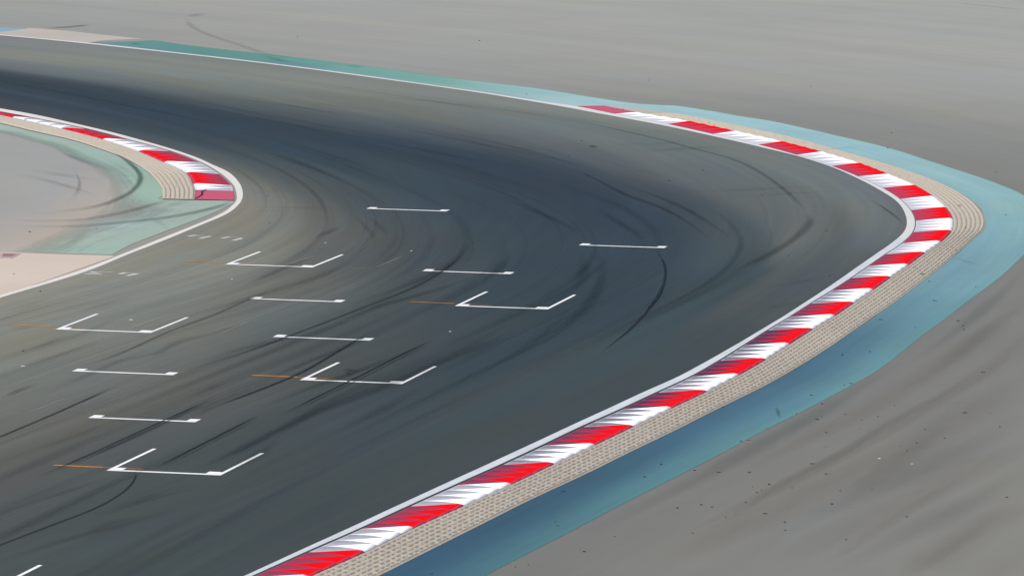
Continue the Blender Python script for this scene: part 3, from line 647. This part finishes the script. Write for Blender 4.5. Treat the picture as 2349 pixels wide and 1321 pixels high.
ZT = .020
prominent = [
 ('long thin dark skid mark curving down from the right end of the rightmost grid bar',[[(1502,570),(1522.5,604.4),(1526,631.7),(1515.7,672.6),(1488.4,710),(1447.5,754.3),(1393,798.6),(1369,815.7)],.10,.8],[[(1521,650),(1510,680),(1492,704),(1478,722)],.14,.9,.3]),
 ('hooked skid mark curling off the crossbar of the nearest grid box',[[(308,1083.5),(311,1094.4),(294.4,1119),(261.7,1143.5),(212.6,1169.4),(109,1208.9),(0,1251),(-80,1282)],.07,.75,.04]),
 ('twin thin skid lines running down from the lowest grid bar toward the left',[[(500,908),(436,938),(300,1000),(161,1063),(80,1097)],.06,.85],[[(492,917),(430,946),(300,1006),(168,1067)],.05,.6]),
 ('pair of dark parallel skid lines inside the second grid box',[[(637,957),(720,915),(820,866),(920,815),(1009,773)],.07,.9],[[(650,957),(730,917),(830,868),(930,817),(1005,780)],.05,.6]),
 ('wide dark skid streak ending on the right block of a grid bar',[[(460,945),(570,905),(686,858),(770,810),(850,762)],.12,.8]),
 ('thin skid line from the nearest grid box up toward the middle of the track',[[(345,1080),(420,1042),(510,996),(601,950)],.08,.85],[[(360,1078),(430,1044),(520,998),(600,958)],.05,.5]),
 ('long skid line crossing the left edge of the photo below the left grid bar',[[(-60,1028),(0,1003),(130,948),(266,887)],.09,.75]),
 ('long sweeping skid line rising from the leftmost grid bar past two other bars',[[(400,858),(545,815),(690,762),(850,700),(960,655),(1040,604),(1071,566)],.11,.6]),
 ('straight thin skid line passing through the left block of the upper grid bar',[[(150,856),(272.6,813.5),(381.6,764.4),(490.6,723.5),(572.4,688),(640,660.8)],.07,.6]),
 ('wiggling brown and dark skid trail near the outer kerb',[[(1281,271),(1419,300),(1514.6,321.6),(1586,340.7),(1681.6,367),(1741,395.6),(1795,434),(1832.5,468),(1850,490)],.26,.22],[[(1848,490),(1857,505),(1850,522),(1815.5,553),(1747,594),(1679,624.9)],.4,.26]),
 ('short dark skid mark leaving the concrete patch on the far run-off',[[(103.6,66.5),(150,64),(205,58.5)],.45,.5]),
 ('dark skid mark crossing the green paint beside the far white line',[[(425,42),(440,62),(477,80.9),(540,102),(567,110.9),(599.6,122),(640,130),(700,140)],.4,.13]),
 ('curved skid mark arcing over the green paint behind the inner kerb',[[(250,345),(290,370),(312,390),(321.6,407),(313,429),(289,448),(240,468.6),(190.8,479.5),(95.4,489.8),(0,493)],.24,.45]),
 ('dark skid mark running from the corner of the inner kerb across the green paint',[[(536,460),(504,474),(436,490.4),(381.6,500),(272.6,512),(174,520),(60,520),(0,518.5)],.32,.42]),
 ('skid mark fading from the ribbed strip over green paint to the infield',[[(400,459),(376,463),(313.4,480.8),(239.8,497),(163.5,506.7),(0,508)],.32,.33]),
]
for k, it in enumerate(prominent):
    o = ribbons('skid_mark', it[1:], ZT + .001 * k, m_rub, own_origin=True)
    tag(o, it[0], 'skid mark', 'tyre skid marks')

faint = [
 ([(597,1007),(740,945),(900,880),(1040,815),(1174,741)],.5,.42),([(560,955),(720,888),(880,830),(1000,780)],.25,.4),([(430,1085),(600,1010),(760,930),(900,870)],.3,.35),([(60,1110),(200,1050),(350,985),(480,920)],.18,.4),
 ([(786,852),(802,851),(818,852)],.5,.6),([(790,858),(806,858)],.4,.6),([(330,985),(430,950),(560,900),(700,850)],.1,.4),([(700,905),(800,862),(880,825)],.1,.4),([(0,1060),(150,1010),(300,950)],.2,.25),([(0,1290),(150,1240),(300,1200),(420,1165)],.3,.25),
  ([(0,1176),(136,1135),(245,1097),(290,1085)],.08,.55),([(190.8,1187),(299.8,1154.4),(408.8,1119),(463,1108)],.12,.35),
 ([(87,677),(92,666),(150,663.5),(245,652.7),(408,650)],.12,.2),([(0,719.4),(81.8,696.3),(136,680)],.1,.35),([(163.5,720.8),(231.7,701.7),(299.8,680)],.1,.35),
 ([(24.5,757.6),(81.8,752)],.12,.5),([(27,819),(81.8,799.9),(177,761.7)],.2,.28),([(0,853),(81.8,832.6),(190.8,797),(250,775)],.12,.38),([(0,917),(54.5,892.5),(95.4,879)],.16,.55),
 ([(122,868),(245,835),(354,813.5),(409,786),(463,772.6),(545,751),(640,723.5)],.3,.26),([(409,920),(480,893),(545,865)],.1,.45),([(430,958),(504,931)],.08,.55),
 ([(640,983),(559,1029),(463,1073)],.35,.35),([(640,1007),(580,1050),(500,1090)],.35,.3),([(504,1111),(395,1132.6),(300,1160),(191,1198)],.12,.4),([(191,1230),(260,1200),(350,1180)],.4,.22),
 ([(713.5,552.4),(750,535),(788.5,518.4)],.3,.32),([(550,662),(652,617),(734,586.5)],.3,.35),([(795,488),(815.8,501),(839.6,525),(856.6,545),(862,565)],.2,.2),([(835,492),(855,508),(880,530),(892,555)],.2,.18),
 ([(1071,552),(1061,576),(1027,610),(976,637.6),(890.7,671.7),(788.5,705.8)],.32,.38),([(1102,630.8),(1027,658),(959,678.5),(857,708),(760,745)],.3,.4),([(1163,576),(1150,610),(1100,660)],.35,.28),
 ([(1180,760),(1078,808),(976,848.9)],.35,.28),([(1316.6,699),(1231,780.7),(1129,842),(1027,890)],.3,.28),([(1362,570),(1379,604),(1379,638.5),(1355.5,689.6),(1304,740.7),(1236,791.8),(1134,836)],.4,.38),
 ([(1335,587),(1338.5,621),(1318,665.8)],.4,.32),
 ([(1250,370),(1348.7,405),(1440.7,451),(1509,475),(1577,512),(1638,560)],.22,.5),([(1379,410),(1474.8,440.9),(1560,475),(1645,526),(1679,553)],.28,.35),([(1134,447.7),(1219,481.8),(1304,522.7),(1338.5,546.5)],.35,.35),([(1365.8,478),(1440.7,526),(1485,556.7)],.35,.35),
 ([(700,222),(940.7,230),(1077,245.7),(1281.5,271)],.25,.35),([(1982.7,455),(2018.5,474),(2049.5,495.6),(2079,522.5)],.09,.65),
 ([(1348,338),(1371,338)],.6,.9),([(1443,349.8),(1480,348.5),(1560,343.5),(1681.6,338)],.35,.4),([(1371.5,337),(1480,333),(1605,326)],.3,.28),([(1562,445.7),(1700,438),(1860,431),(1935,428.8)],.28,.3),([(1634,457),(1860,444.5),(1990,440)],.25,.22),
 ([(550,476),(640,477.3),(800,480)],.22,.35),([(552,485.5),(700,487.5)],.2,.25),([(1900,635),(1830,650),(1747,662)],.2,.25),([(1860,694),(1800,702),(1740,712)],.2,.3),
 ([(163.5,385.5),(180,412.7),(177,440),(147,475)],.12,.3),([(0,396),(81.8,410),(163.5,431.8),(231.7,455)],.3,.25),([(50,389),(136,402),(240,418)],.3,.28),([(122,579),(163,557),(207,524)],.3,.18),
 ([(125,342),(170,364),(250,390)],.3,.3),([(447,459.5),(400,470),(368,479.5)],.15,.45),([(330,495),(370,515),(388,533)],.25,.12),
 ([(2114,811),(2006,868.7),(1861,959),(1753,1016.8),(1608,1096),(1500,1150),(1300,1250)],.7,.2),([(2349,940),(2250,1010),(2080,1090),(1900,1170),(1760,1240)],1.3,.13),([(2349,1080),(2230,1150),(2050,1240),(1900,1321)],1.1,.12),([(2349,620),(2290,680),(2180,770),(2080,840)],.5,.16),([(2295,800),(2186.7,890),(2042,969.9),(1915.6,1049),(1789,1114),(1662.6,1197.5),(1500,1262.6)],.35,.16),([(2186.7,937),(2114,1016.8),(2006,1096),(1897.5,1179)],.8,.10),([(2340,700),(2260,760),(2150,850),(2050,905)],.6,.10),([(2300,1180),(2180,1260),(2080,1330)],.5,.08),
 ([(1780,933.7),(1787,962.6)],.1,.5),([(2184,593),(2230,606),(2262,612)],.15,.3),([(1860,350),(1990,337),(2010,336)],.2,.3),([(2180,510),(2225,512)],.0,.0),
 ([(430,40),(450,36),(480,33)],.5,.35),([(200,83),(240,92)],.0,.0),([(300,100),(320,104),(345,104)],.5,.35),([(600,128),(640,140),(700,150)],.4,.3),([(790,152),(840,158)],.5,.3),
 ([(450,220),(700,250),(850,285)],.4,.25),([(640,225),(760,245),(900,262)],.3,.2),([(1000,300),(1200,345),(1400,405)],.3,.3),([(820,318),(1000,352),(1150,385)],.3,.3),
 ([(800,735),(700,770),(560,800),(420,850)],.3,.28),([(960,730),(840,780),(700,835),(560,900)],.25,.3),([(880,860),(760,920),(640,985),(540,1030)],.3,.3),([(980,880),(860,950),(720,1015)],.4,.25),
 ([(300,720),(180,770),(60,815)],.2,.22),([(420,780),(300,820),(160,880),(40,930)],.15,.3),([(700,640),(560,690),(440,735)],.2,.25),([(820,600),(720,640),(600,680)],.25,.28)]
faint = [(f[0], f[1] * 1.15, f[2] * .72, .42) for f in faint if f[1] > 0]
# more thin rubber streaks following the flow of the traffic down the grid straight and through the braking zone
nu_, nv_ = TRK.shape[:2]
for k in range(230):
    t = rng.uniform(.05, .70); a = rng.uniform(.46, .84) if k % 3 else rng.uniform(.2, .55); ln = rng.uniform(.05, .2)
    ii = np.linspace(a, min(a + ln, .97), 7) * (nu_ - 1); jj = (t + rng.uniform(-.012, .012) * np.linspace(-1, 1, 7)) * (nv_ - 1)
    pts = [TRK[int(i), int(j)] * (1 - (j % 1)) + TRK[int(i), min(int(j) + 1, nv_ - 1)] * (j % 1) for i, j in zip(ii, jj)]
    faint.append((pts, rng.choice([.05, .08, .12, .25, .4]), rng.uniform(.06, .22), .45, True))
tag(ribbons('tyre_marks', faint, ZT + .02, m_rub), 'faint dark tyre streaks spread over the asphalt', 'tyre marks', kind='stuff')
pale = [([(297,757),(335,742),(375,726)],.09,.45),([(400,766),(500,770)],.15,.25),([(497,770),(580,735)],.09,.45),([(650,610),(734,585)],.09,.4),([(785,615),(857,617.5)],.15,.25),([(855,617.5),(925,588)],.09,.4),([(0,949),(55,952)],.15,.25),([(55,952),(160,911)],.09,.35)]
ghosts = [pale[0:1], pale[1:3], pale[3:4], pale[4:6], pale[6:8]]
glab = ['ghost of an erased white line inside the left grid box','ghost of an erased grid box corner right of the left grid box','ghost of an erased white line inside the farthest grid box','ghost of an erased grid box corner right of the farthest grid box','ghost of an erased grid box corner at the left edge of the photo']
for g_, l_ in zip(ghosts, glab): tag(ribbons('erased_marking', g_, ZT - .004, m_pale, own_origin=True), l_, 'erased marking', 'erased grid markings')
scr = [([(2147,923.6),(2219,921.5)],.12,.5,'pale scratch on the run-off far to the right'),([(1922.8,1161.4),(1980.7,1164.3)],.10,.35,'pale scratch on the run-off low in the middle'),([(1390,221),(1470,228),(1550,235.8)],.15,.35,'pale scratch on the run-off above the blue paint'),([(2180,5),(2349,24)],.3,.35,'long pale scratch on the farthest run-off at the top right')]
for a, w, s, l_ in scr: tag(ribbons('scratch', [(a, w, s)], .006, m_pale, own_origin=True), l_, 'scratch', 'pale scratches on the run-off')
tag(ribbons('dusty_streaks', [([(2349,770),(2250,860),(2100,950),(1960,1030),(1840,1090),(1700,1160),(1560,1230)],.6,.28),([(2349,860),(2200,960),(2050,1040),(1900,1110),(1700,1210),(1500,1300)],1.6,.2),([(2349,1010),(2200,1090),(2000,1190),(1800,1290)],1.4,.16),([(2349,700),(2250,770),(2120,860),(2000,935),(1850,1005),(1700,1080)],.9,.22),([(2349,1150),(2200,1230),(2080,1321)],1.2,.15),([(1790,400),(1835,440),(1850,490)],.35,.25),([(2200,1100),(2050,1190),(1900,1290)],.5,.15)], .0065, m_tan), 'faint pale dusty streaks along the run-off', 'dust', kind='stuff')
ch1 = [([(432,543.6),(449,540.2)],.16,.9,0),([(456.8,548.7),(483.2,542.8)],.16,.9,0),([(450,541),(474,545.5)],.12,.35,0),([(508,547.9),(525.8,544.5)],.16,.9,0),([(534.3,553),(555.6,547.4)],.16,.9,0),([(526,544.5),(554,547)],.12,.4,0)]
ch2 = [([(192.8,628.8),(234.5,630.5)],.16,.9,0),([(207,624.5),(226,627)],.16,.9,0),([(207,624),(258,625.4)],.14,.5,0),([(194,629),(226,626.8)],.12,.5,0),([(274.5,629.7),(289,626.3)],.17,1,0),([(290.7,633.4),(316.3,628.8)],.18,1,0),([(289,626.3),(314,629)],.12,.5,0)]
tag(ribbons('chalk_marks', ch1, .0135, m_chalk, own_origin=True), 'hand drawn white chalk numerals beside the upper white edge line bend', 'chalk marks', 'chalk numerals on the asphalt')
tag(ribbons('chalk_marks', ch2, .0135, m_chalk, own_origin=True), 'bolder hand drawn white chalk numerals near the lower white edge line', 'chalk marks', 'chalk numerals on the asphalt')
# dark crack on the pink slab of the inner kerb
cr = ribbons('crack', [([(447.5,457),(455,453.5),(462,449.5),(464,445),(463,441),(466,438.8),(474,436.5)],.09,1.1,0)], .022, m_rub, parent=None)
cr.data.transform(Matrix.Translation(-inner_k.location)); cr.parent = inner_k; cr.location = (0, 0, 0)
# small rusty drain plate on the apron
m_rust = surface_mat('rusty_plate', colour=tuple(alb((160, 128, 120))), patch=.3, grain=.2, uvs=(1, 1))
m_frame = surface_mat('plate_frame', colour=tuple(alb((196, 178, 173))), patch=.1, grain=.1, uvs=(1, 1))
dr = empty('drain_cover', (*G([(15, 586)])[0], 0)); tag(dr, 'rusty brown drain plate set in the pale concrete at the left edge', 'drain cover')
def slab(name, px, z0, z1, mat, parent):
    o = prism(name, px, z0, z1, mat); o.data.transform(Matrix.Translation(-parent.location)); o.parent = parent; return o
slab('frame', [(-30,579.5),(48,581.5),(28,592),(-50,592)], -.006, .004, m_frame, dr); slab('plate', [(8,581.8),(40,582.8),(24,589.5),(4,589)], .004, .008, m_rust, dr)

# ------------------------------------------------------------------ starting grid
m_grid = line_mat('grid_paint', (268, 268, 266), .14, (1.5, 6))
YAW = 0.214890; Dv = np.array([math.sin(YAW), math.cos(YAW)]); Cv = np.array([math.cos(YAW), -math.sin(YAW)])
def quad(x0, x1, y0, y1, sh0=0, sh1=0, z=0):
    nx = 8
    V = []; F = []
    for i in range(nx + 1):
        x = x0 + (x1 - x0) * i / nx; V += [(x, y0, z), (x, y1, z)]
    for i in range(nx): F.append((2 * i, 2 * i + 2, 2 * i + 3, 2 * i + 1))
    return V, F
def paint_piece(name, parent, q, z, lab=None):
    V, F = q; V = [(a, b, z) for a, b, _ in V]
    o = mesh_obj(name, V, F, m_grid, parent, uvs=[(v[0], v[1]) for v in V])
    if lab: o['label'] = lab
    return o
WB, LA = 2.42, 3.54
def make_box(loc, label):
    r = empty('grid_box', (*loc, .0135), -YAW)
    paint_piece('crossbar', r, quad(0, WB, 0, .17), 0)
    paint_piece('side_line', r, quad(0, .085, .17, LA), 0); paint_piece('side_line', r, quad(WB - .085, WB, .17, LA), 0)
    paint_piece('corner_block', r, quad(.085, .30, .17, .48), .0015); paint_piece('corner_block', r, quad(WB - .36, WB - .085, .17, .48), .0015)
    return tag(r, label, 'grid box', 'three sided grid boxes with corner blocks')
def make_bar(loc, label):
    r = empty('grid_bar', (*loc, .0135), -YAW)
    paint_piece('crossbar', r, quad(0, WB, 0, .17), 0)
    paint_piece('end_block', r, quad(0, .24, .17, .50), .0015); paint_piece('end_block', r, quad(WB - .24, WB, .17, .50), .0015)
    return tag(r, label, 'grid bar', 'grid bars with an end block at either end')
def copy_thing(r, loc, label):
    c = r.copy(); scn.collection.objects.link(c); c.location = loc; c['label'] = label
    for ch in r.children:
        d = ch.copy(); scn.collection.objects.link(d); d.parent = c
    return c
boxes = [((241.8,1079.4),(506.4,1091.2),(353,1029.8),(605.1,1040.7),'nearest three sided white grid box, lowest in the photo'),
 ((685.3,872.7),(924.1,881.6),(775.6,832.5),(1000.4,840.7),'white grid box with dark twin skid lines through its crossbar'),
 ((1043.4,702.4),(1257,710.5),(1115.6,670.3),(1319.3,677.5),'white grid box farthest right on the darkest asphalt'),
 ((126.7,756.2),(346.7,763.9),(222.1,721.6),(430.6,729),'white grid box nearest the left edge on pale grey asphalt'),
 ((517,607.6),(716.3,614.8),(596.1,578.4),(785.8,584.8),'white grid box highest in the photo, below the inner kerb')]
first = None; blocs = []
for a, b_, c, d, lab in boxes:
    g = G([a, b_, c, d]); m_ = g.mean(0); o = m_ - Cv * WB / 2 - Dv * LA / 2; blocs.append(o)
    if first is None: first = make_box(o, lab)
    else: copy_thing(first, (*o, .0135), lab)
# one more box cut off by the bottom left corner
tip = G([(98, 1297)])[0]; o = tip - Cv * WB - Dv * LA
copy_thing(first, (*o, .0135), 'white side line of a grid box cut off by the bottom left corner')
bars = [((201.7,959.2),(448.4,969.3),'white grid bar lowest in the photo, crossed by twin skid lines'),((168.2,852.5),(393.3,861.2),'leftmost white grid bar on mid grey asphalt'),
 ((572.1,686.3),(781.7,694.5),'white grid bar directly below the highest grid box'),((625,773.9),(848.1,782.1),'white grid bar with a dark skid over its right end'),
 ((969.1,622.6),(1170.1,629.8),'white grid bar just above the farthest right grid box'),((840,480.2),(1023.6,485.7),'highest white grid bar, alone above all the boxes'),((1328.3,563.9),(1522.5,569.7),'rightmost white grid bar, alone on dark blue asphalt')]
firstb = None
for a, b_, lab in bars:
    g = G([a, b_]); m_ = g.mean(0); o = m_ - Cv * WB / 2
    if firstb is None: firstb = make_bar(o, lab)
    else: copy_thing(firstb, (*o, .0135), lab)
m_yel = rubber_mat('orange_line_paint', tuple(alb((205, 135, 40))), 1.7, .5)
yel = [((123,1067.5),(330,1076.5),'orange guide line at the nearest grid box',1.0),((577,861),(768,869.5),'orange guide line at the grid box with twin skid lines',.9),((943,693),(1122,700.5),'thin faded orange guide line at the farthest right grid box',.55),
 ((25,745.8),(188,753.8),'orange guide line touching the left edge of the photo',.9),((424,599.8),(580,606.3),'orange guide line at the highest grid box',.8)]
for a, b_, lab, s in yel:
    mid = ((a[0] * .45 + b_[0] * .55), (a[1] * .45 + b_[1] * .55))
    tag(ribbons('guide_line', [([a, mid], .16, s * .9, 0), ([mid, b_], .11, s * .4, 0)], .0125, m_yel, own_origin=True), lab, 'guide line', 'orange guide lines beside the grid boxes')

# ------------------------------------------------------------------ crumbs of tyre rubber lying about
m_crumb, nt, b = new_mat('crumb_rubber'); b.inputs['Base Color'].default_value = (.018, .018, .02, 1); b.inputs['Roughness'].default_value = .8
m_stone, nt, b = new_mat('white_stone'); b.inputs['Base Color'].default_value = (.8, .8, .78, 1); b.inputs['Roughness'].default_value = .8
def crumb_mesh(name, mat, n=9, seed=0):
    r_ = random.Random(seed); bm = bmesh.new(); bmesh.ops.create_icosphere(bm, subdivisions=2, radius=.5)
    for v in bm.verts:
        k = 1 + r_.uniform(-.22, .22) + .2 * math.sin(v.co.x * 9 + seed); v.co *= k
        if v.co.z < -.25: v.co.z = -.25
    me = bpy.data.meshes.new(name); bm.to_mesh(me); bm.free(); me.materials.append(mat); return me
cm = [crumb_mesh('rubber_crumb', m_crumb, seed=k) for k in range(4)]; cw = crumb_mesh('white_chip', m_stone, seed=9)
def Z(ox, oy, sc, pts): return [(ox + p[0] / sc, oy + p[1] / sc) + tuple(p[2:]) for p in pts]
runoff_c = Z(1500,800,2.767,[(1805,62),(1068,350),(1208,232),(905,413),(717,507,1),(600,580,1),(553,588),(410,783,1),(258,772),(605,785),(730,860),(627,875),(652,912),(685,900),(875,882),(1005,730,1),(1092,532),(1213,415),(1035,447,1),(1067,427),(1320,452),(1310,510),(1972,407,1),(2138,410),(1722,512),(1568,617),(1667,598),(1607,648),(1806,750),(1092,795),(583,975),(368,1004),(521,1053),(455,1070),(705,1046,1),(830,1100),(833,1150,1),(245,1170),(1220,1210),(1182,900),(1385,892),(2240,942),(2088,150,1),(1090,622),(1527,360),(1845,567),(150,1010),(300,990),(1420,430),(2195,495),(1130,985),(1605,1065)]) + Z(1700,500,4.193,[(2085,990,1),(2137,1037),(2143,1073)]) + [(1212,1295),(1182,1300),(1410,1230),(1340,1265)]
blue_c = Z(1500,800,2.767,[(1373,20),(1195,40),(998,295,1),(1250,222,1),(47,737),(440,373)]) + Z(1700,500,4.193,[(1810,612,1),(2255,663),(1860,798,1),(1672,1055),(1340,980,1),(1240,1288)]) + Z(1780,300,4.193,[(2210,812),(1075,170)]) + Z(1000,900,4.193,[(1225,955,1),(1170,1283,1),(2165,695),(1145,1245),(2005,815)]) + Z(560,1006,4.193,[(1805,1300,1)]) + Z(600,60,2.935,[(1783,461)])
rib_c = Z(1700,500,4.193,[(1460,628),(1575,630),(1745,555,1),(2070,323),(2028,292)]) + Z(1780,300,4.193,[(1765,733,1),(1280,450),(1823,943),(1190,448)]) + Z(1300,200,4.193,[(540,228),(797,262),(898,287),(1368,358),(1425,375)])
farrun_c = Z(1780,300,4.193,[(1112,20),(2120,400)]) + [(1488,185),(683,86),(1100,94),(1860,200)]
trk_c = Z(1700,500,4.193,[(458,370),(820,128),(852,562)]) + Z(1780,300,4.193,[(483,967),(120,1208)]) + Z(1300,200,4.193,[(140,522),(15,663),(985,903),(1310,805),(210,862),(1878,1046)]) + Z(600,60,2.935,[(705,390),(1945,840),(2066,875),(995,633),(2155,775)]) + Z(0,380,3.669,[(2253,258),(2270,484),(337,1060)]) + Z(550,440,2.935,[(840,835)]) + Z(0,560,3.669,[(195,902)])
inf_c = Z(0,380,3.669,[(813,530),(250,557),(115,911)])
whi_t = Z(550,440,2.935,[(575,348),(1415,945),(1155,402)]) + Z(0,560,3.669,[(1100,642,1),(1950,300),(190,1032,1)]); whi_r = Z(1500,800,2.767,[(1638,735),(1430,700)])
sets = [(runoff_c, 'on the grey run-off right of the blue strip', 0, .11), (blue_c, 'on the blue painted strip', .004, .11), (rib_c, 'on the ribbed concrete of the outer kerb', .04, .12),
        (farrun_c, 'on the pale far run-off above the bend', 0, .14), (trk_c, 'on the bare asphalt of the track', .01, .11), (inf_c, 'on the infield inside the bend', -.004, .14)]
for pts, where, z, size in sets:
    for p in pts:
        g = G([p[:2]])[0]; long = len(p) > 2
        o = bpy.data.objects.new('rubber_strip' if long else 'rubber_crumb', cm[rng.integers(4)]); scn.collection.objects.link(o)
        s = size * rng.uniform(.27, .55)
        o.location = (g[0], g[1], z + s * .12); o.scale = (s * (2.3 if long else 1.0), s * .9, s * .45); o.rotation_euler = (0, 0, rng.uniform(-.25, .25) if long else rng.uniform(0, 6))
        kind = 'short black strip of tyre rubber lying ' if long else 'small black crumb of tyre rubber lying '
        tag(o, kind + where, 'rubber strip' if long else 'rubber crumb', ('rubber strips ' if long else 'rubber crumbs ') + where)
for pts, where in ((whi_t, 'on the asphalt around the grid'), (whi_r, 'on the run-off right of the blue strip')):
    for p in pts:
        g = G([p[:2]])[0]; o = bpy.data.objects.new('white_chip', cw); scn.collection.objects.link(o); s = .06
        o.location = (g[0], g[1], .01 + s * .1); o.scale = (s * (1.8 if len(p) > 2 else 1), s, s * .4)
        tag(o, 'tiny white chip lying ' + where, 'white chip', 'white chips ' + where)
